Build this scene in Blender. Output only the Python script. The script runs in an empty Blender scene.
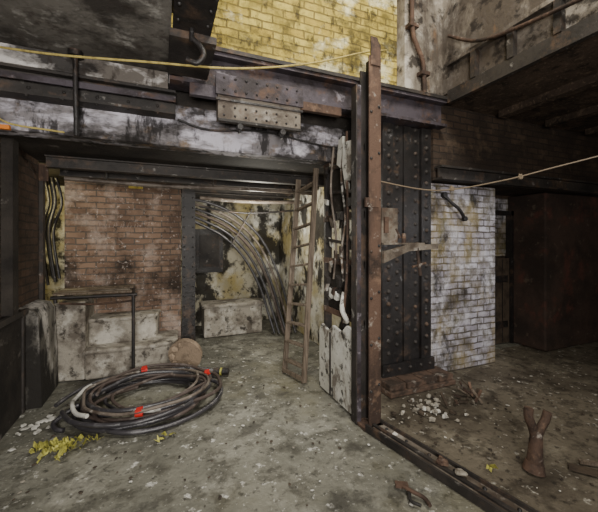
import bpy, bmesh, math, random
from mathutils import Vector, Matrix, noise
R = random.Random(7)
def lin(c):
    return tuple(((x/255)/12.92 if x/255<=0.04045 else ((x/255+0.055)/1.055)**2.4) for x in c)+(1,)

# ---------------------------------------------------------------- materials
def M(name, base, layers=(), brick=None, rough=.85, metal=0.0, bump=.35, bscale=25, spec=.3):
    m=bpy.data.materials.new(name); m.use_nodes=True
    nt=m.node_tree; N=nt.nodes; L=nt.links
    bs=N['Principled BSDF']; bs.inputs['Roughness'].default_value=rough
    bs.inputs['Metallic'].default_value=metal
    bs.inputs['Specular IOR Level'].default_value=spec
    tc=N.new('ShaderNodeTexCoord'); vec=tc.outputs['Object']
    bn=N.new('ShaderNodeTexNoise'); bn.inputs['Scale'].default_value=bscale
    bn.inputs['Detail'].default_value=6; bn.inputs['Roughness'].default_value=.7
    L.new(vec,bn.inputs['Vector'])
    height=bn.outputs['Fac']
    if brick:
        plane,c1,c2,mo=brick
        jn=N.new('ShaderNodeTexNoise'); jn.inputs['Scale'].default_value=7; L.new(vec,jn.inputs['Vector'])
        sc=N.new('ShaderNodeVectorMath'); sc.operation='SCALE'; sc.inputs['Scale'].default_value=.03
        L.new(jn.outputs['Color'],sc.inputs[0])
        ad=N.new('ShaderNodeVectorMath'); ad.operation='ADD'; L.new(vec,ad.inputs[0]); L.new(sc.outputs[0],ad.inputs[1])
        sp=N.new('ShaderNodeSeparateXYZ'); L.new(ad.outputs[0],sp.inputs[0])
        co=N.new('ShaderNodeCombineXYZ')
        L.new(sp.outputs[plane[0]],co.inputs['X']); L.new(sp.outputs[plane[1]],co.inputs['Y'])
        bt=N.new('ShaderNodeTexBrick'); L.new(co.outputs[0],bt.inputs['Vector'])
        bt.inputs['Scale'].default_value=1; bt.inputs['Brick Width'].default_value=.225
        bt.inputs['Row Height'].default_value=.078; bt.inputs['Mortar Size'].default_value=.009
        bt.inputs['Mortar Smooth'].default_value=.3
        bt.inputs['Color1'].default_value=lin(c1); bt.inputs['Color2'].default_value=lin(c2); bt.inputs['Mortar'].default_value=lin(mo)
        col=bt.outputs['Color']
        ml=N.new('ShaderNodeMath'); ml.operation='MULTIPLY_ADD'
        L.new(bt.outputs['Fac'],ml.inputs[0]); ml.inputs[1].default_value=-1.3; L.new(bn.outputs['Fac'],ml.inputs[2])
        height=ml.outputs[0]
    else:
        rgb=N.new('ShaderNodeRGB'); rgb.outputs[0].default_value=lin(base); col=rgb.outputs[0]
    for i,(c,s,lo,hi,amt,st) in enumerate(layers):
        mp=N.new('ShaderNodeMapping'); mp.inputs['Scale'].default_value=st
        mp.inputs['Location'].default_value=(i*3.7+len(name)*.31,i*1.9+.5,i*5.3)
        L.new(vec,mp.inputs['Vector'])
        nz=N.new('ShaderNodeTexNoise'); nz.inputs['Scale'].default_value=s
        nz.inputs['Detail'].default_value=9; nz.inputs['Roughness'].default_value=.66
        L.new(mp.outputs[0],nz.inputs['Vector'])
        mr=N.new('ShaderNodeMapRange'); mr.inputs['From Min'].default_value=lo; mr.inputs['From Max'].default_value=hi
        mr.inputs['To Max'].default_value=amt
        L.new(nz.outputs['Fac'],mr.inputs['Value'])
        mx=N.new('ShaderNodeMix'); mx.data_type='RGBA'
        L.new(mr.outputs[0],mx.inputs['Factor']); L.new(col,mx.inputs['A']); mx.inputs['B'].default_value=lin(c)
        col=mx.outputs['Result']
    L.new(col,bs.inputs['Base Color'])
    bp=N.new('ShaderNodeBump'); bp.inputs['Strength'].default_value=bump; bp.inputs['Distance'].default_value=.02
    L.new(height,bp.inputs['Height']); L.new(bp.outputs[0],bs.inputs['Normal'])
    return m
I=(1,1,1); VS=(1,1,.25)
FL=[((88,87,78),1.1,.40,.60,.8,I),((166,164,152),2.3,.52,.66,.65,I),((68,65,56),5,.50,.62,.75,I),((214,212,204),9,.60,.66,.8,I),((44,42,37),16,.56,.66,.75,I),((108,103,78),.7,.5,.65,.6,I),((192,190,180),30,.61,.68,.7,I),((54,51,45),2.8,.55,.64,.65,I)]
floor_m=M('floor_concrete',(128,126,114),FL,bump=.8,bscale=14,rough=.7,spec=.35)
floorR=M('floor_dusty_brown',(112,104,90),[((74,67,57),1.1,.42,.60,.8,I),((140,133,116),2.3,.54,.66,.65,I),((58,52,44),5,.50,.62,.8,I),((192,188,176),14,.60,.68,.75,I),((42,38,33),16,.55,.66,.75,I)],bump=.8,bscale=14,rough=.85,spec=.2)  # browner, darker floor on the right of the guide rail
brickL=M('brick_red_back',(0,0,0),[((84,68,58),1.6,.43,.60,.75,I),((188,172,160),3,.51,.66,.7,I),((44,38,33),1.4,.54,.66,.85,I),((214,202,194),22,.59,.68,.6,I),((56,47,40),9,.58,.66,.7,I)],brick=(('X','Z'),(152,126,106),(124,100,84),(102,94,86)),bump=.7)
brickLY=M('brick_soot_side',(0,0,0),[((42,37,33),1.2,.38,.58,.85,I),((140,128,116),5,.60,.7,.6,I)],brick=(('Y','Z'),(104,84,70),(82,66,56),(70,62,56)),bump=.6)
yellow=M('brick_yellow_paint',(0,0,0),[((228,222,182),2.6,.51,.60,.85,(1,1,1.6)),((122,108,50),4,.47,.61,.8,I),((72,64,36),1.9,.51,.61,.85,I),((206,184,84),7,.54,.66,.5,I),((50,44,30),10,.54,.63,.8,(1,1,.5))],brick=(('X','Z'),(196,178,92),(174,152,70),(122,108,60)),bump=.7)
whiteB=M('brick_whitewash',(0,0,0),[((206,204,208),3,.45,.60,.6,I),((98,90,76),9,.45,.62,.75,I),((42,38,34),3.2,.52,.62,.9,(1,1,.6)),((142,126,80),2.2,.48,.64,.75,(1,1,.6)),((58,50,38),1.2,.52,.66,.85,I),((104,98,62),5,.54,.66,.6,(1,1,.5))],brick=(('X','Z'),(186,183,192),(142,137,146),(84,78,73)),bump=.9)
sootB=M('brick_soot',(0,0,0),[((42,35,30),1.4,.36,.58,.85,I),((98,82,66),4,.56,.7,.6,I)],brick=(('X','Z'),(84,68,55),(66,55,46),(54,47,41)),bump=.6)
vaultB=M('ceiling_brown_grime',(82,68,57),[((54,45,38),1.5,.38,.6,.85,I),((116,98,80),9,.54,.66,.6,I),((34,29,25),5,.52,.62,.8,I),((132,114,94),30,.56,.64,.5,I)],bump=.8,bscale=18)
plaster=M('plaster_peeling',(176,170,150),[((218,216,206),2.2,.46,.55,.85,I),((170,152,86),1.5,.46,.60,.75,I),((32,29,26),2.4,.50,.57,.95,(1,1,.7)),((42,37,32),7,.55,.64,.85,I)],bump=.5)
plasterD=M('plaster_dark_white',(124,120,112),[((210,206,200),3,.47,.56,.9,VS),((28,25,23),1.8,.48,.58,.95,(1,1,.5)),((32,29,26),9,.54,.62,.85,I)],bump=.5)
fascia_m=M('fascia_peeling',(104,98,92),[((208,204,200),4,.47,.55,.9,(.5,1,1)),((32,28,26),2.4,.50,.58,.92,(.6,1,1)),((54,47,42),9,.54,.62,.85,(1,1,.3))],bump=.5)
lintel_m=M('lintel_peeling',(128,124,126),[((206,202,212),3.2,.47,.56,.9,(.5,1,1.5)),((36,32,29),2.6,.47,.57,.93,(.6,1,1)),((114,92,64),5,.55,.67,.75,I),((28,25,23),11,.52,.60,.85,(1,1,.3))],bump=.5)
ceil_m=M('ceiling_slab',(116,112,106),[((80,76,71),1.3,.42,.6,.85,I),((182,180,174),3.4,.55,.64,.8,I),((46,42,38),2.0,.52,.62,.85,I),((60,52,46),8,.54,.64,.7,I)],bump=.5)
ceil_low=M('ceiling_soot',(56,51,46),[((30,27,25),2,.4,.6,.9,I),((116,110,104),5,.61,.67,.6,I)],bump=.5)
conc=M('concrete_upper',(150,142,130),[((200,194,184),2.6,.5,.58,.8,I),((66,57,49),1.3,.44,.56,.88,(1,1,.5)),((132,98,64),3,.57,.68,.6,(1,1,.4)),((38,33,29),5,.53,.62,.88,I)],bump=.6)
steel=M('steel_soot',(56,51,47),[((32,29,27),3,.42,.6,.9,I),((100,78,60),5,.54,.68,.7,I),((150,146,140),8,.61,.68,.6,I)],bump=.4,rough=.65,metal=.1,spec=.5)
steelP=M('steel_purple_grey',(78,72,78),[((42,36,36),3,.43,.58,.9,I),((96,72,56),4,.53,.65,.8,I),((150,144,152),6,.59,.67,.6,I)],bump=.4,rough=.6,metal=.1)
black=M('iron_black',(40,37,36),[((22,20,20),4,.45,.6,.8,I),((90,72,58),7,.55,.68,.7,I),((118,116,116),10,.62,.69,.5,I)],bump=.4,rough=.5,metal=.2,spec=.6)
rust=M('rust_steel',(92,72,60),[((56,45,39),4,.43,.58,.9,VS),((128,103,84),8,.54,.66,.6,I),((36,31,28),3,.50,.62,.88,I),((170,162,152),9,.59,.67,.65,I)],bump=.5,rough=.8)
flake=M('paint_flaking_white',(176,172,162),[((92,74,60),4,.45,.54,.95,VS),((38,33,30),3,.50,.57,.95,I),((214,212,204),12,.52,.62,.5,I)],bump=.6)
panelw=M('panel_white_paint',(192,190,180),[((220,219,212),5,.45,.6,.6,I),((92,80,68),6,.52,.61,.85,(1,1,.6)),((44,40,36),9,.55,.62,.9,I)],bump=.4)
wood=M('wood_weathered',(112,100,87),[((70,60,50),5,.45,.6,.8,(6,6,.5)),((150,140,126),9,.56,.66,.5,(6,6,.5))],bump=.4)
woodD=M('wood_dark',(76,65,54),[((42,35,30),5,.45,.6,.8,I)],bump=.4)
stepc=M('step_concrete',(158,152,140),[((202,198,188),3,.5,.6,.7,I),((80,71,62),2.4,.46,.58,.8,I),((48,42,37),8,.54,.63,.85,I)],bump=.6)
stone_m=M('stone_tan',(150,132,112),[((98,85,72),6,.48,.6,.7,I)],bump=.5)
hose=M('hose_black',(50,48,51),[((104,102,104),6,.54,.66,.6,I),((156,152,146),14,.61,.68,.6,I)],bump=.2,rough=.4,spec=.7)
hoseB=M('hose_brown',(74,64,59),[((130,122,116),8,.55,.66,.6,I)],bump=.2,rough=.5)
pipeL=M('pipe_galvanised',(108,99,90),[((62,52,45),5,.46,.6,.8,I),((180,174,166),8,.58,.66,.6,I)],bump=.2,rough=.5)
tapew=M('tape_white',(192,190,182),[((90,86,80),8,.50,.62,.7,I)],bump=.3)
red=M('tape_red',(190,40,34),bump=.1,rough=.5)
yel=M('plastic_yellow',(172,168,84),[((90,88,50),12,.48,.62,.7,I)],bump=.3,rough=.5)
yelc=M('cable_yellow',(176,156,74),[((80,72,42),6,.44,.58,.85,I)],bump=.1,rough=.5)
rope=M('rope_yellow',(172,156,92),[((116,100,58),20,.5,.6,.6,I)],bump=.3)
ropeG=M('rope_grey',(120,106,88),bump=.3)
rub=M('rubble',(146,140,128),[((84,76,66),5,.48,.58,.9,I),((206,204,196),3,.55,.62,.9,I)],bump=.4)
rubD=M('rubble_dark',(78,68,57),[((46,40,35),5,.48,.58,.9,I)],bump=.4)
foot_m=M('footing_brick',(92,74,62),[((50,43,37),6,.45,.58,.85,I),((140,132,122),8,.59,.66,.7,I)],bump=.5)
chalk=M('chalk',(158,142,130),[((126,104,88),18,.48,.55,1,I)],bump=.1)
redw=M('wall_dark_painted',(66,52,45),[((42,35,31),2,.42,.6,.85,I),((96,56,47),3,.54,.68,.7,I),((104,92,78),9,.6,.68,.5,I)],bump=.5)
panelg=M('panel_grey',(116,108,97),[((62,52,44),4,.45,.58,.85,I),((156,150,142),5,.56,.64,.7,I),((88,68,54),7,.56,.66,.8,I)],bump=.4,rough=.6)
orange=M('orange_plastic',(200,120,50),bump=.1)

# ---------------------------------------------------------------- mesh builder
class B:
    def __init__(s): s.v=[];s.f=[];s.mi=[];s.sm=[];s.mats=[]
    def idx(s,m):
        if m not in s.mats: s.mats.append(m)
        return s.mats.index(m)
    def add(s,vs,fs,m,smooth=False):
        o=len(s.v); s.v+= [Vector(p) for p in vs]; k=s.idx(m)
        for f in fs: s.f.append([o+i for i in f]); s.mi.append(k); s.sm.append(smooth)
    def box(s,x0,x1,y0,y1,z0,z1,m):
        vs=[(x,y,z) for z in(z0,z1) for y in(y0,y1) for x in(x0,x1)]
        s.add(vs,[(0,1,3,2),(4,5,7,6),(0,1,5,4),(2,3,7,6),(0,2,6,4),(1,3,7,5)],m)
    def bar(s,p0,p1,w,h,m,up=(0,0,1)):
        p0=Vector(p0);p1=Vector(p1);d=(p1-p0).normalized();u=Vector(up)
        if abs(d.dot(u))>.98:u=Vector((0,1,0))
        a=d.cross(u).normalized();b=a.cross(d)
        vs=[p+a*i*w/2+b*j*h/2 for p in(p0,p1) for i,j in((-1,-1),(1,-1),(1,1),(-1,1))]
        s.add(vs,[(0,1,2,3),(4,5,6,7),(0,1,5,4),(1,2,6,5),(2,3,7,6),(3,0,4,7)],m)
    def cyl(s,p0,p1,r,m,n=12,r2=None):
        p0=Vector(p0);p1=Vector(p1);r2=r if r2 is None else r2
        d=(p1-p0).normalized();u=Vector((0,0,1)) if abs(d.z)<.9 else Vector((1,0,0))
        a=d.cross(u).normalized();b=a.cross(d)
        vs=[];
        for p,rr in((p0,r),(p1,r2)):
            for i in range(n):
                t=2*math.pi*i/n; vs.append(p+a*math.cos(t)*rr+b*math.sin(t)*rr)
        s.add(vs,[(i,(i+1)%n,n+(i+1)%n,n+i) for i in range(n)],m,True)
        s.add(vs[:n],[tuple(range(n))],m); s.add(vs[n:],[tuple(range(n))],m)
    def tube(s,pts,r,m,n=8,sub=6,closed=False):
        P=[Vector(p) for p in pts]
        if sub>1 and len(P)>2:
            Q=[]
            for i in range(len(P)-1):
                a=P[max(i-1,0)];b=P[i];c=P[i+1];d=P[min(i+2,len(P)-1)]
                for k in range(sub):
                    t=k/sub
                    Q.append(.5*((2*b)+(c-a)*t+(2*a-5*b+4*c-d)*t*t+(3*b-a-3*c+d)*t**3))
            Q.append(P[-1]);P=Q
        up=Vector((0,0,1)); vs=[]
        for i,p in enumerate(P):
            d=(P[min(i+1,len(P)-1)]-P[max(i-1,0)]).normalized()
            if i==0:
                if abs(d.z)>.9: up=Vector((1,0,0))
            a=(up-d*up.dot(d)).normalized(); up=a; b=d.cross(a)
            for k in range(n):
                t=2*math.pi*k/n; vs.append(p+(a*math.cos(t)+b*math.sin(t))*r)
        fs=[(i*n+k,i*n+(k+1)%n,(i+1)*n+(k+1)%n,(i+1)*n+k) for i in range(len(P)-1) for k in range(n)]
        s.add(vs,fs,m,True)
        s.add(vs[:n],[tuple(range(n))],m); s.add(vs[-n:],[tuple(range(n))],m)
    def dome(s,p,d,r,m,n=8):
        p=Vector(p);d=Vector(d).normalized();u=Vector((0,0,1)) if abs(d.z)<.9 else Vector((1,0,0))
        a=d.cross(u).normalized();b=a.cross(d);vs=[]
        for k,(rr,h) in enumerate(((1,0),(.85,.45),(.45,.8))):
            for i in range(n):
                t=2*math.pi*i/n; vs.append(p+(a*math.cos(t)+b*math.sin(t))*r*rr+d*h*r)
        vs.append(p+d*r*.9)
        fs=[(k*n+i,k*n+(i+1)%n,(k+1)*n+(i+1)%n,(k+1)*n+i) for k in range(2) for i in range(n)]
        fs+=[(2*n+i,2*n+(i+1)%n,3*n) for i in range(n)]
        s.add(vs,fs,m,True)
    def rock(s,c,sx,sy,sz,m,sub=2,amp=.35):
        bm=bmesh.new(); bmesh.ops.create_icosphere(bm,subdivisions=sub,radius=1)
        q=Matrix.Rotation(R.uniform(0,6.28),3,'Z'); off=Vector((R.uniform(0,50),0,0))
        vs=[]
        for v in bm.verts:
            p=v.co*(1+amp*noise.noise(v.co*1.6+off)*1.6)
            p=Vector((p.x*sx,p.y*sy,max(p.z,-.6)*sz)); vs.append(q@p+Vector(c))
        s.add(vs,[tuple(v.index for v in f.verts) for f in bm.faces],m,False); bm.free()
    def prism(s,poly,ax,a0,a1,m):
        n=len(poly);vs=[]
        for a in(a0,a1):
            for p,q in poly:
                vs.append({'X':(a,p,q),'Y':(p,a,q),'Z':(p,q,a)}[ax])
        s.add(vs,[tuple(range(n)),tuple(range(n,2*n))]+[(i,(i+1)%n,n+(i+1)%n,n+i) for i in range(n)],m)
    def build(s,name,origin=(0,0,0),bevel=0):
        o=Vector(origin); me=bpy.data.meshes.new(name)
        me.from_pydata([tuple(p-o) for p in s.v],[],s.f)
        for m in s.mats: me.materials.append(m)
        for p,k,sm in zip(me.polygons,s.mi,s.sm): p.material_index=k;p.use_smooth=sm
        bm=bmesh.new();bm.from_mesh(me);bmesh.ops.recalc_face_normals(bm,faces=bm.faces);bm.to_mesh(me);bm.free()
        ob=bpy.data.objects.new(name,me);ob.location=o;bpy.context.collection.objects.link(ob)
        if bevel:
            md=ob.modifiers.new('bevel','BEVEL');md.width=bevel;md.segments=2;md.limit_method='ANGLE';md.angle_limit=.8
        return ob
def one(name,m,*d,bevel=0):
    b=B();b.box(*d,m);return b.build(name,bevel=bevel)
def ibeamX(b,x0,x1,y0,y1,z0,z1,m,t=.025,rv=0):
    b.box(x0,x1,y0,y1,z1-t,z1,m);b.box(x0,x1,y0,y1,z0,z0+t,m)
    c=(y0+y1)/2;b.box(x0,x1,c-.01,c+.01,z0+t,z1-t,m)
    if rv:
        k=x0+.1
        while k<x1-.05:
            b.dome((k,y0+.02,z0),(0,0,-1),.012,m);b.dome((k,c-.01,z0+.07),(0,-1,0),.014,m);b.dome((k,c-.01,z1-.07),(0,-1,0),.014,m);k+=rv

# ---------------------------------------------------------------- shell
b=B(); nx,ny=100,90; X0,X1,Y0,Y1=-3.2,6.8,-2.6,6.7
vs=[]
for j in range(ny+1):
    for i in range(nx+1):
        x=X0+(X1-X0)*i/nx;y=Y0+(Y1-Y0)*j/ny
        vs.append((x,y,-.008+.007*noise.noise(Vector((x*1.7,y*1.7,0)))))
q=[(j*(nx+1)+i,j*(nx+1)+i+1,(j+1)*(nx+1)+i+1,(j+1)*(nx+1)+i) for j in range(ny) for i in range(nx)]
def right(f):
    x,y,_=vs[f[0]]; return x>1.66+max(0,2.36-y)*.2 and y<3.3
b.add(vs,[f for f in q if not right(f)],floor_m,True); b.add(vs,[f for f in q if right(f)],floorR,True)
b.box(X0,X1,Y0,Y1,-.2,-.03,floor_m)
b.build('floor')
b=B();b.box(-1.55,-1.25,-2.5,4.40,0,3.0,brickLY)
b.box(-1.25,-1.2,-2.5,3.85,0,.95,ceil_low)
for y in (-1,0,1,2,2.6,3.2,3.8): b.box(-1.2,-1.185,y-.02,y+.02,0,.95,steel)
b.box(-1.2,-1.17,-2.5,3.85,.91,.96,steel)
b.prism([(-1.25,0),(-1.07,0),(-1.08,.4),(-1.1,.86),(-1.14,.93),(-1.25,.96)],'Y',3.86,4.40,plasterD)
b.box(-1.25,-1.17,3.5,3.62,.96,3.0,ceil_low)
b.build('wall_left')
one('wall_back',brickL,-1.15,.24,5.0,5.22,0,2.45)
one('wall_back_far',plaster,.0,2.4,6.4,6.6,0,2.45)
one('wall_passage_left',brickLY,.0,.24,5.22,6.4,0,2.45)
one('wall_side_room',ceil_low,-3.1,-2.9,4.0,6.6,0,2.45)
one('wall_side_room_back',plaster,-2.9,0,6.2,6.4,0,2.45)
one('wall_inner_right',plaster,2.2,2.4,3.32,6.4,0,2.45)
b=B();b.box(2.93,4.03,3.02,3.6,0,2.28,whiteB);b.build('wall_pier_whitewashed',bevel=.015)
b=B();b.box(4.03,6.6,3.6,3.8,0,2.3,sootB);b.box(4.2,5.9,3.585,3.6,1.35,2.25,whiteB);b.build('wall_recess')
b=B();b.box(5.05,6.7,3.02,3.585,0,2.28,redw);b.build('wall_back_right',bevel=.02)
one('wall_right',sootB,6.7,6.8,-2.5,3.0,0,3.2)
b=B();b.box(2.93,6.6,2.98,3.8,2.3,3.24,sootB)
ibeamX(b,2.94,6.6,2.86,2.98,2.30,2.46,steel)
b.build('wall_lintel_right')
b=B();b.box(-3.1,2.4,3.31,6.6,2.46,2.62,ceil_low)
for y in (4.1,4.6,5.5,6.0):
    ibeamX(b,(-1.1 if y<5 else .3),2.15,y-.05,y+.05,2.34,2.46,steel,.015)
b.build('ceiling_low')
b=B();b.box(-1.55,.05,-2.5,3.25,3.0,3.2,ceil_m)
b.build('ceiling_left')
b=B();b.box(3.06,6.7,-2.5,2.97,3.2,3.3,vaultB)
for x in (3.9,4.8,5.7): b.box(x-.06,x+.06,-2.5,2.84,3.12,3.2,vaultB)
b.build('ceiling_right')
one('wall_shaft_back',yellow,-.1,2.5,3.10,3.3,3.24,5.6)
b=B();b.box(2.5,3.2,2.96,3.3,3.24,5.6,conc);b.build('wall_shaft_corner',bevel=.01)
b=B();b.box(3.05,3.35,-2.5,2.96,3.3,5.6,conc);b.box(3.0,3.05,-2.5,2.84,3.16,3.30,steel)
b.box(2.99,3.06,-1,2.84,3.58,3.62,conc)
for y in (2.5,2.1,1.7,1.3): b.box(2.99,3.05,y-.03,y+.03,3.3,3.58,steel)
b.tube([(2.98,2.8,3.9),(2.96,2.4,3.62),(2.96,1.9,3.50),(2.97,1.2,3.42),(2.97,.6,3.40)],.018,rust)
b.build('wall_shaft_right')
one('wall_shaft_left',conc,-.1,.05,-2.5,3.02,3.2,5.6)
b=B();b.box(-1.25,2.2,3.12,3.3,2.43,2.8,lintel_m)
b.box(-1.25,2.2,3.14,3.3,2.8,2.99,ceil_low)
b.build('wall_lintel_left',bevel=.01)

# ---------------------------------------------------------------- beams
b=B();ibeamX(b,.05,3.02,2.86,3.06,2.9,3.2,steelP,.03,.17)
b.box(.05,3.02,2.84,3.1,3.2,3.235,steel)
b.build('main_girder',(1.5,2.95,2.9))
b=B();b.box(-1.24,.04,2.96,3.1,2.86,2.995,fascia_m);ibeamX(b,-1.24,.1,2.97,3.11,2.66,2.86,steel,.02,.22)
b.box(-1.24,.1,2.955,2.97,2.755,2.80,steelP)
b.build('ceiling_girder',(-.5,3.05,2.76))
b=B()
b.box(.06,.3,-2.4,2.84,2.98,3.01,black);b.box(.17,.20,-2.4,2.84,3.01,3.42,black);b.box(.06,.3,-2.4,2.84,3.42,3.45,black)
y=-.5
while y<2.8:
    for x in(.09,.27): b.dome((x,y,2.98),(0,0,-1),.014,black)
    b.dome((.20,y,3.08),(1,0,0),.014,black);y+=.15
b.box(.04,.34,2.3,2.84,2.93,2.98,steel)
# hook hanging from the cross girder
b.tube([(.17,2.2,2.94),(.17,2.2,2.86)],.015,black,sub=1);b.tube([(.17,2.2,2.88),(.22,2.18,2.83),(.24,2.17,2.77),(.2,2.18,2.72),(.14,2.2,2.74)],.018,black)
b.build('cross_girder',(.16,0,3))
b=B();b.box(.42,1.16,2.775,2.855,2.6,2.95,panelg);b.box(.40,1.18,2.755,2.775,2.80,2.97,steelP);b.box(.40,1.18,2.76,2.775,2.755,2.775,black);b.box(.42,1.16,2.755,2.775,2.58,2.605,steel)
b.box(.2,.42,2.8,2.855,2.78,2.88,steelP);b.box(1.16,1.6,2.8,2.855,2.80,2.88,rust)
for z in(2.94,2.84,2.71,2.64):
    for i in range(8): b.dome((.47+i*.092,2.755 if z>2.8 else 2.775,z),(0,-1,0),.011,black)
for x in(.6,.98): b.cyl((x,2.74,2.55),(x,2.80,2.55),.025,black);b.box(x-.01,x+.01,2.76,2.8,2.5,2.6,black)
b.build('riveted_junction_box',(.79,2.8,2.6),bevel=.004)
b=B();b.box(.25,.43,4.93,4.95,0,2.33,black);b.box(.25,.43,4.97,4.985,0,2.33,black);b.box(.33,.35,4.95,4.97,0,2.33,black);b.box(.25,.46,4.88,4.99,0,.03,black)
z=.1
while z<2.3:
    b.dome((.28,4.93,z),(0,-1,0),.013,black);b.dome((.40,4.93,z),(0,-1,0),.013,black);z+=.14
b.build('steel_column',(.34,5,0))
b=B();b.box(-1.30,-1.22,4.44,4.52,0,2.44,steel);b.box(-1.30,-1.17,4.43,4.45,2.25,2.44,rust);b.build('iron_door_post',(-1.22,4.48,0))
b=B();b.box(2.22,2.9,3.0,3.29,.12,2.88,black)
b.box(2.22,2.34,2.965,3.0,.12,2.88,black);b.box(2.74,2.88,2.965,3.0,.12,2.88,black);b.box(2.5,2.6,2.98,3.0,.12,2.88,black)
b.box(2.20,2.22,2.965,3.29,.12,2.88,black)
z=.36
while z<2.86:
    for x in(2.28,2.81): b.dome((x,2.965,z),(0,-1,0),.027,steel)
    for x in(2.42,2.68): b.dome((x,3.0,z+.07),(0,-1,0),.025,steel)
    b.dome((2.2,3.12,z),(-1,0,0),.02,black); z+=.135
b.box(2.18,2.9,2.93,2.965,.12,.25,black);
for x in(2.25,2.4,2.55,2.7,2.83): b.dome((x,2.93,.19),(0,-1,0),.02,steel)
b.build('riveted_stanchion',(2.55,3.1,.12))
b=B();b.box(2.12,3.0,2.72,3.0,0,.05,foot_m)
for i in range(4): b.box(2.14+i*.215,2.34+i*.215,2.76+R.uniform(-.02,.02),3.0,.05,.115,foot_m)
b.build('column_brick_footing',(2.55,2.85,0),bevel=.008)
b=B();b.tube([(3.12,3.0,2.14),(3.2,2.97,2.05),(3.32,2.96,1.97),(3.42,2.97,1.86)],.02,black);b.cyl((3.12,3.018,2.14),(3.12,2.98,2.14),.035,black);b.cyl((3.42,2.99,1.86),(3.42,2.95,1.86),.03,black)
b.build('iron_wall_hook',(3.12,3.0,2.1))

# ---------------------------------------------------------------- lift guide frame
b=B()
b.box(1.63,1.75,2.38,2.395,0,3.18,rust);b.box(1.675,1.69,2.395,2.5,0,3.18,steel);b.box(1.62,1.75,2.5,2.515,0,3.1,steel)
b.box(1.56,1.60,2.46,2.475,0,2.95,steelP);b.box(1.55,1.56,2.46,2.54,0,2.95,steel)
b.prism([(1.64,3.1),(1.74,3.1),(1.74,3.28),(1.70,3.34),(1.64,3.34)],'Y',2.37,2.38,rust)
b.box(1.58,1.72,2.36,2.38,1.88,1.96,rust);b.box(1.56,1.78,2.34,2.56,0,.02,rust)
for z in (.3,.7,1.1,1.5,1.9,2.3,2.7): b.dome((1.65,2.38,z),(0,-1,0),.014,black);b.dome((1.73,2.38,z+.05),(0,-1,0),.014,black)
b.box(1.75,1.92,2.37,2.39,1.56,1.88,panelg);b.box(1.77,1.81,2.35,2.37,1.66,1.80,rust)
b.prism([(1.75,1.50),(2.0,1.56),(2.36,1.56),(2.36,1.52),(2.02,1.5),(1.75,1.40)],'Y',2.34,2.37,panelg)
b.box(1.75,2.2,2.34,2.46,1.56,1.575,panelg)
b.cyl((2.12,2.36,1.58),(2.14,2.33,1.28),.016,rust);b.cyl((2.06,2.34,1.36),(2.21,2.34,1.39),.011,rust);b.cyl((1.98,2.36,1.66),(1.98,2.36,1.56),.02,rust)
b.cyl((1.90,2.38,1.7),(1.95,2.38,1.62),.015,rust)
b.box(1.69,1.76,2.92,2.94,0,2.6,black);b.box(1.72,1.735,2.94,3.02,0,2.6,black)
b.box(1.66,1.74,3.26,3.30,0,2.40,steel)
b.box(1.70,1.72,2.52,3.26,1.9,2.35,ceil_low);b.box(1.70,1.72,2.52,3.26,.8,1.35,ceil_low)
for z in(.82,1.35,1.8,2.4): b.box(1.655,1.665,2.5,3.3,z,z+.06,rust)
b.tube([(1.62,2.8,2.5),(1.61,2.82,2.2),(1.63,2.78,1.8),(1.6,2.8,1.5),(1.62,2.8,1.2)],.012,flake)
b.tube([(1.6,2.7,2.62),(1.59,2.7,2.3),(1.62,2.72,2.0),(1.60,2.7,1.3),(1.58,2.72,.95),(1.62,2.8,.8)],.013,rust)
b.tube([(1.62,3.0,2.55),(1.60,3.02,2.1),(1.64,2.98,1.6),(1.62,3.0,1.2)],.012,pipeL)
b.prism([(2.56,2.5),(2.72,2.52),(2.74,2.3),(2.70,2.16),(2.6,2.18),(2.55,2.3)],'X',1.57,1.63,panelw)
b.prism([(2.78,2.6),(2.86,2.58),(2.9,2.35),(2.82,2.3)],'X',1.6,1.64,panelw)
for i in range(40):
    z=R.uniform(.9,2.45);y=R.uniform(2.55,3.2);x=1.645-R.uniform(0,.04)
    b.prism([(y,z),(y+R.uniform(.02,.07),z+R.uniform(-.02,.03)),(y+R.uniform(.02,.07),z+R.uniform(.05,.12)),(y-.01,z+R.uniform(.04,.10))],'X',x,1.655,R.choice([flake,panelw,rust,black,steel,steel,panelg]))
for z in (1.05,1.55,2.05,2.3): b.cyl((1.60,2.6,z),(1.70,2.6,z),.035,black);b.bar((1.63,2.6,z),(1.63,3.1,z+.05),.02,.03,steel)
b.tube([(1.60,2.75,1.1),(1.56,2.72,.95),(1.60,2.70,.84),(1.63,2.8,.82)],.024,panelw)
b.build('lift_guide_frame',(1.67,2.6,0))
b=B()
b.prism([(2.57,.02),(3.25,.02),(3.25,.62),(3.2,.70),(3.05,.66),(2.95,.74),(2.78,.71),(2.68,.80),(2.57,.78)],'X',1.58,1.61,panelw)
b.box(1.57,1.58,2.98,3.0,.02,.66,steel)
b.build('sheet_metal_panel',(1.6,2.9,0))
b=B()
a0=Vector((1.66,2.36,0));a1=Vector((2.02,.6,0));n=Vector((-(a1-a0).y,(a1-a0).x,0)).normalized()
for off,h,w,m in((-.09,.06,.018,steel),(.09,.045,.018,steel),(0,.02,.19,panelg),(.0,.035,.03,steel)):
    b.bar(a0+n*off+Vector((0,0,h/2)),a1+n*off+Vector((0,0,h/2)),w,h,m)
for k in range(9):
    p=a0.lerp(a1,(k+.5)/9);b.dome(p+n*.05+Vector((0,0,.02)),(0,0,1),.014,black)
b.rock((1.80,1.75,.06),.04,.03,.03,rust);b.rock((1.83,1.62,.055),.04,.025,.02,rub)
b.build('floor_guide_rail',(1.8,1.5,0))

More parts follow.
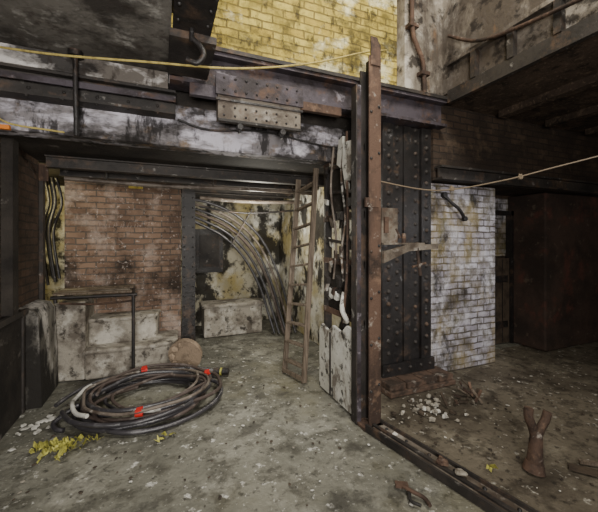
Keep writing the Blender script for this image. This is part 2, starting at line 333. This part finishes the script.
# ---------------------------------------------------------------- ladder
b=B()
A0=Vector((1.36,3.76,0));A1=Vector((1.52,3.70,2.33));C0=Vector((1.46,3.40,0));C1=Vector((1.62,3.42,2.42))
b.bar(A0,A1,.028,.06,wood,up=(1,0,0));b.bar(C0,C1,.028,.06,wood,up=(1,0,0))
for k in range(10):
    t=.07+k*.096;b.bar(A0.lerp(A1,t),C0.lerp(C1,t),.07,.022,wood)
b.bar(A0.lerp(A1,.02)+Vector((-.03,0,0)),C0.lerp(C1,.02)+Vector((-.03,0,0)),.02,.05,wood)
b.build('wooden_ladder',(1.45,3.6,0),bevel=.003)

# ---------------------------------------------------------------- steps & frame
b=B()
b.prism([(-.82,4.40),(-.1,4.38),(0.08,4.44),(.16,4.58),(.18,4.98),(-.82,4.98)],'Z',0,.31,stepc)
b.prism([(-.84,4.38),(-.1,4.36),(0.10,4.42),(.18,4.57),(.2,4.98),(-.84,4.98)],'Z',.29,.34,stepc)
b.prism([(-.82,4.62),(-.25,4.62),(-.08,4.70),(-.04,4.98),(-.82,4.98)],'Z',.3,.62,stepc)
b.prism([(-.84,4.60),(-.24,4.60),(-.06,4.69),(-.02,4.98),(-.84,4.98)],'Z',.60,.65,stepc)
b.prism([(-1.13,4.47),(-.82,4.42),(-.82,4.98),(-1.13,4.98)],'Z',0,.9,stepc)
b.build('concrete_steps',(-.5,4.7,0),bevel=.02)
b=B()
b.cyl((-.32,4.33,0),(-.32,4.33,.96),.018,black);b.cyl((-1.14,4.4,.96),(-.28,4.33,.96),.02,black);b.cyl((-1.1,4.9,.98),(-.4,4.9,.98),.02,black)
b.cyl((-.32,4.33,.96),(-.36,4.92,.98),.02,black);b.cyl((-1.1,4.41,.9),(-1.1,4.41,.98),.02,black);b.cyl((-1.06,4.9,.9),(-1.06,4.9,.98),.02,black)
b.tube([(-1.06,4.39,.90),(-.7,4.36,.87),(-.33,4.33,.89)],.012,rust)
for k in range(5): b.bar((-1.12,4.44+k*.1,.995),(-.34-.03*(k%2),4.42+k*.105,.99+.01*(k%3)),.07,.02,[wood,panelg,wood,stepc,wood][k])
b.cyl((-.32,4.33,0),(-.32,4.33,.015),.05,black)
b.build('handrail_platform',(-.7,4.5,0))
b=B();b.cyl((.25,4.28,.18),(.28,4.35,.20),.205,stone_m,n=22,r2=.195)
for k in range(10):
    a=2*math.pi*k/10;b.rock((.25+.15*math.cos(a),4.275,.185+.14*math.sin(a)),.05,.02,.05,stone_m,1,.2)
b.build('grindstone',(.25,4.4,0),bevel=.012)

# ---------------------------------------------------------------- hose coil
b=B();cx,cy=-.12,3.56
def coil(turns,r0,r1,z0,z1,ph,m,rad,jx=.04,tail=None):
    n=int(turns*16);pts=[]
    for i in range(n+1):
        t=i/n;a=ph+2*math.pi*turns*t;r=r0+(r1-r0)*t+jx*math.sin(a*1.37+ph)+.02*R.uniform(-1,1)
        pts.append((cx+1.05*r*math.cos(a)+jx*math.sin(ph),cy+.88*r*math.sin(a),z0+(z1-z0)*t+.02*math.sin(a*2.3)+rad+.006))
    if tail: pts+=tail
    b.tube(pts,rad,m,n=10,sub=3)
coil(2.6,.64,.50,.01,.05,0.4,hose,.020,.06)
coil(2.2,.48,.62,.04,.09,2.0,hoseB,.018,.06)
coil(2.3,.60,.44,.07,.13,3.4,hose,.020,.07)
coil(1.7,.44,.60,.02,.11,5.0,hose,.018,.07)
coil(2.3,.38,.54,.10,.15,1.2,hoseB,.015,.07)
coil(1.2,.50,.36,.02,.03,2.6,hose,.016,.08)
coil(1.4,.45,.58,.13,.16,4.4,pipeL,.014,.06)
b.tube([(cx+.6*math.cos(a/10)*1.05,cy+.55*math.sin(a/10),.14+.01*math.sin(a)) for a in range(26,40)],.018,tapew,sub=2)
b.tube([(cx+.52*math.cos(a/10)*1.05,cy+.47*math.sin(a/10),.15+.01*math.sin(a)) for a in range(42,50)],.018,tapew,sub=2)
b.tube([(.1,4.03,.12),(.3,4.04,.10),(.5,4.01,.06),(.62,3.98,.035)],.032,hose,n=10)
b.cyl((.56,4.0,.045),(.72,3.93,.045),.04,black)
b.cyl((.63,3.97,.046),(.65,3.96,.045),.043,yel)
b.tube([(-.7,3.5,.12),(-.85,3.40,.05),(-.82,3.31,.025),(-.76,3.28,.022)],.02,hose)
for a,rr,z in((1.7,.54,.16),(.25,.58,.15),(4.6,.56,.15)):
    p=Vector((cx+rr*math.cos(a),cy+.88*rr*math.sin(a),z));d=Vector((-math.sin(a),.9*math.cos(a),0)).normalized()
    b.cyl(p-d*.03,p+d*.03,.030,red);b.prism([(p.x-.03,p.y-.05),(p.x+.02,p.y-.04),(p.x+.03,p.y+.03),(p.x-.02,p.y+.02)],'Z',z+.03,z+.04,red)
b.build('cable_coil',(cx,cy,0))
def crumple(name,c,n,s,m,hz=.05):
    b=B()
    for i in range(n):
        p=Vector((c[0]+max(-2,min(2,R.gauss(0,1)))*s[0],c[1]+max(-2,min(1.2,R.gauss(0,1)))*s[1],0));a=R.uniform(0,6.28)
        L=R.uniform(.04,.11);w=R.uniform(.008,.025);d=Vector((math.cos(a),math.sin(a)*.6,0));q=Vector((-d.y,d.x,0));vs=[]
        for k in range(6):
            h=.006+hz*abs(math.sin(k*1.7+i))*R.uniform(.2,1)
            cpt=p+d*L*k/5+q*.02*math.sin(k*2+i)+Vector((0,0,h))
            vs+= [cpt+q*w,cpt-q*w+Vector((0,0,R.uniform(0,.03)))]
        b.add(vs,[(2*k,2*k+1,2*k+3,2*k+2) for k in range(5)],m)
    return b.build(name,c)
crumple('crumpled_yellow_tape',(-.72,3.02,0),44,(.10,.07),yel,.04)
crumple('crumpled_yellow_wrapper',(-.02,2.90,0),3,(.03,.02),yel,.03)
crumple('yellow_plastic_scrap',(2.12,1.62,0),2,(.03,.03),yel,.02)
b=B()
for i in range(22):
    x=-.98+max(-1.6,min(1.4,R.gauss(0,1)))*.08;y=3.5+R.gauss(0,.13);s=R.uniform(.015,.04)
    b.rock((x,y,.008),s,s*.7,.008,tapew,1)
b.build('paper_scraps',(-.95,3.5,0))

# ---------------------------------------------------------------- back room
b=B();b.box(.62,1.6,5.55,5.95,0,.5,stepc);b.box(.58,1.64,5.52,5.97,.48,.54,stepc);b.build('concrete_plinth',(1.1,5.7,0),bevel=.02)
b=B()
for k in range(6):
    o=.085*k; dy=.05*(k%3)
    b.tube([(.28,5.3+dy,2.22-o*.6),(.62,5.35+dy,2.20-o*.9),(1.12-o*.35,5.4+dy,2.0-o*.9),(1.55-o*.6,5.4+dy,1.6-o*.8),(1.83-o*.7,5.35+dy,1.0-o*.5),(2.0-o*.8,5.3+dy,.4-o*.1),(2.08-o*.8,5.2+dy,.03)],.022,[hose,pipeL,hose,hoseB,hose,hose][k],n=10)
b.bar((1.0,5.28,1.5),(1.35,5.28,2.1),.04,.02,steel)
b.build('cable_bundle',(1.3,5.4,0))
b=B()
b.box(.55,1.05,6.3,6.4,1.0,1.8,black);b.box(.62,.98,6.28,6.3,1.1,1.7,steel);b.cyl((.8,6.36,1.8),(.8,6.36,2.3),.03,black)
b.build('wall_switch_box',(.8,6.35,1.0))
b=B()
b.tube([(-1.0,4.35,2.28),(0,4.37,2.26),(1.0,4.35,2.28),(2.0,4.35,2.27)],.025,pipeL);b.tube([(.5,5.0,2.22),(1.2,5.0,2.19),(2.1,5.0,2.22)],.03,pipeL)
b.tube([(.5,5.1,2.1),(1.2,5.1,2.02),(2.1,5.1,2.1)],.015,black)
for x in(-.6,.6,1.7): b.cyl((x,4.36,2.27),(x,4.36,2.46),.008,black)
b.build('ceiling_pipes',(.5,4.7,2.2))
b=B()
for i in range(6):
    x=-1.42+R.uniform(-.12,.1);y=5.45+R.uniform(-.12,.12)
    b.tube([(x,y,2.44),(x+.04,y+R.uniform(-.1,.1),2.1),(x-.03,y,1.7),(x+.03,y+.04,1.2-R.uniform(0,.3))],.018,yelc if i%3==0 else hose)
b.build('hanging_cables',(-1.45,5.45,1.5))

# ---------------------------------------------------------------- overhead cables and pipes
b=B();b.tube([(-1.24,2.9,2.93),(-.7,2.65,2.83),(-.1,2.45,2.8),(.5,2.4,2.85),(1.1,2.42,3.02),(1.68,2.55,3.30),(2.2,2.9,3.62)],.008,rope);b.build('yellow_rope',(0,2.5,2.8))
b=B();b.tube([(1.74,2.42,2.12),(2.3,2.3,2.05),(2.75,2.0,2.12),(3.3,1.8,2.27),(4.2,1.5,2.50),(6.5,.8,3.0)],.006,ropeG)
b.rock((2.42,2.24,2.06),.02,.02,.03,ropeG);b.rock((2.9,1.94,2.15),.02,.02,.03,ropeG);b.build('tie_rope',(2.6,2.1,2.1))
b=B();b.tube([(-1.24,2.9,2.72),(-1.1,2.9,2.5),(-1.0,2.92,2.42),(-.75,2.88,2.39),(-.66,2.86,2.38)],.007,rope);b.box(-1.10,-1.0,2.93,2.96,2.38,2.41,orange)
b.build('orange_cable',(-1,3,2.4))
b=B();b.tube([(-.6,2.9,3.0),(-.6,2.91,2.7),(-.6,2.93,2.5),(-.6,2.93,2.38)],.018,black,sub=3);b.cyl((-.6,2.9,2.96),(-.6,2.9,3.0),.05,black)
b.build('conduit_drop',(-.6,2.92,2.5))
b=B();b.tube([(.12,3.09,2.66),(.4,3.09,2.60),(.9,3.09,2.65),(1.6,3.09,2.58),(2.1,3.09,2.62)],.010,black);b.build('sagging_wire',(1,3.09,2.6))
b=B();b.cyl((-.42,4.95,2.32),(-.25,4.95,2.32),.03,yelc);b.cyl((-.34,4.95,2.3),(-.34,4.95,2.45),.01,black);b.build('bulkhead_light',(-.33,4.95,2.35))
b=B();b.tube([(2.55,2.90,4.6),(2.55,2.9,3.95),(2.62,2.9,3.75),(2.7,2.9,3.6),(2.72,2.9,3.35),(2.72,2.9,3.25)],.025,rust,n=10)
b.box(2.5,2.62,2.87,2.955,3.95,3.99,rust);b.box(2.66,2.78,2.87,2.955,3.45,3.49,rust)
b.build('rusty_downpipe',(2.6,2.9,3.2))

# ---------------------------------------------------------------- right-hand floor things
b=B()
b.cyl((2.38,1.5,0),(2.39,1.5,.06),.07,rust,n=14,r2=.055);b.cyl((2.39,1.5,.05),(2.41,1.5,.27),.05,rust,n=14,r2=.036)
b.tube([(2.405,1.5,.2),(2.38,1.51,.30),(2.355,1.52,.37),(2.36,1.52,.43)],.03,rust,n=10)
b.tube([(2.405,1.5,.2),(2.44,1.49,.29),(2.47,1.48,.34),(2.49,1.475,.40)],.028,rust,n=10)
b.build('forked_iron_bollard',(2.39,1.5,0))
b=B()
for i in range(80):
    s=R.choice([.008,.012,.02,.03]);b.rock((2.32+R.gauss(0,.22),2.42+max(-2,min(1.4,R.gauss(0,1)))*.13,s*.5),s,s*R.uniform(.6,1),s*.8,R.choice([rub,rub,rubD,stepc]),1)
b.build('rubble_pile',(2.4,2.5,0))
b=B()
for i in range(12):
    x=2.85+R.gauss(0,.10);y=2.42+R.gauss(0,.06);a=R.uniform(0,3.1);L=R.uniform(.08,.18)
    b.bar((x,y,.015),(x+L*math.cos(a),y+L*math.sin(a)*.6,.02+R.choice([0,.05,.1])),.025,.012,R.choice([wood,woodD,rust]))
b.build('wood_splinters',(2.7,2.55,0))
b=B()
for i in range(620):
    if i%2: x=R.uniform(-1.0,1.5);y=R.uniform(.9,5.2);mm=R.choice([tapew,rub,rubD,rubD])
    else: x=R.uniform(1.95,4.5);y=R.uniform(.8,2.7);mm=R.choice([rub,rubD,rubD,stepc])
    if (x+.1)**2+(y-3.56)**2<.55 or (x<.5 and y>4.1): continue
    s=R.uniform(.004,.014);b.rock((x,y,s*.25),s*R.uniform(1,1.8),s,s*.4,mm,1)
b.build('floor_debris',(0,2.5,0))
b=B();b.bar((2.62,1.42,.02),(2.9,1.05,.03),.045,.025,woodD);b.bar((2.75,1.42,.02),(3.1,1.15,.02),.03,.02,wood);b.build('timber_offcuts',(3,1.3,0))
b=B();b.tube([(1.42,1.72,.02),(1.44,1.64,.03),(1.48,1.58,.02),(1.47,1.52,.02)],.012,rust);b.bar((1.39,1.74,.02),(1.46,1.70,.02),.04,.02,rust);b.tube([(1.44,1.66,.02),(1.39,1.60,.02),(1.42,1.54,.02)],.010,black);b.build('rusty_tongs',(1.44,1.62,0))
b=B();b.box(4.36,5.0,3.52,3.57,0.01,1.32,woodD);b.box(4.3,4.36,3.48,3.575,0,2.05,black);b.box(5.0,5.045,3.48,3.575,0,2.05,black);b.box(4.3,5.045,3.48,3.575,1.98,2.05,black)
for z in(.25,.95): b.box(4.4,4.95,3.505,3.52,z,z+.1,black)
for x in(4.52,4.68,4.84): b.box(x-.005,x+.005,3.512,3.52,.02,1.3,black)
b.build('door_1')
b=B()
for k in range(6):
    x=-.78+k*.085;z=1.76+R.uniform(-.01,.02)
    b.tube([(x,4.998,z),(x+R.uniform(.0,.03),4.998,z+.08),(x+.045,4.998,z+R.uniform(0,.08)),(x+.03,4.998,z+R.uniform(-.01,.04))],.004,chalk,n=5,sub=2)
b.build('chalk_scrawl',(-.6,4.99,1.7))

# ---------------------------------------------------------------- lights
def area(name,loc,tgt,e,s,c,spread=180):
    l=bpy.data.lights.new(name,'AREA');l.energy=e;l.size=s;l.color=c;l.spread=math.radians(spread)
    o=bpy.data.objects.new(name,l);o.location=loc;o.rotation_euler=(Vector(tgt)-Vector(loc)).to_track_quat('-Z','Y').to_euler();bpy.context.collection.objects.link(o)
def spot(name,loc,tgt,e,ang,c,bl=.6):
    l=bpy.data.lights.new(name,'SPOT');l.energy=e;l.spot_size=math.radians(ang);l.spot_blend=bl;l.color=c;l.shadow_soft_size=.15
    o=bpy.data.objects.new(name,l);o.location=loc;o.rotation_euler=(Vector(tgt)-Vector(loc)).to_track_quat('-Z','Y').to_euler();bpy.context.collection.objects.link(o)
def pt(name,loc,e,r,c):
    l=bpy.data.lights.new(name,'POINT');l.energy=e;l.shadow_soft_size=r;l.color=c
    o=bpy.data.objects.new(name,l);o.location=loc;bpy.context.collection.objects.link(o)
area('shaft_light',(1.5,.6,5.2),(1.2,3.0,3.6),150,1.2,(1,.95,.84))
area('fill_front_left',(-.2,-1.3,1.8),(.0,4,1.5),135,1.0,(1,.96,.91),150)  # added unseen fill from behind the camera, lifts ceiling and floor evenly
spot('flood_pier',(4.0,.0,2.6),(3.3,3.0,1.1),165,48,(.95,.95,1))
spot('flood_floor',(1.0,2.6,2.4),(.9,3.4,0),70,90,(1,.98,.94),.9)
pt('back_room_lamp',(1.3,4.75,1.95),48,.12,(1,.95,.82))
pt('side_room_lamp',(-1.9,4.9,2.1),32,.1,(1,.86,.42))
w=bpy.data.worlds.new('world');bpy.context.scene.world=w;w.use_nodes=True
w.node_tree.nodes['Background'].inputs[0].default_value=(.86,.80,.72,1);w.node_tree.nodes['Background'].inputs[1].default_value=.62
# ---------------------------------------------------------------- camera
c=bpy.data.cameras.new('camera');c.sensor_width=36;c.lens=19.9;c.shift_y=-16/598;c.clip_start=.05
o=bpy.data.objects.new('camera',c);o.location=(0,0,1.6);o.rotation_euler=(math.pi/2,0,math.radians(-22.4));bpy.context.collection.objects.link(o)
bpy.context.scene.camera=o
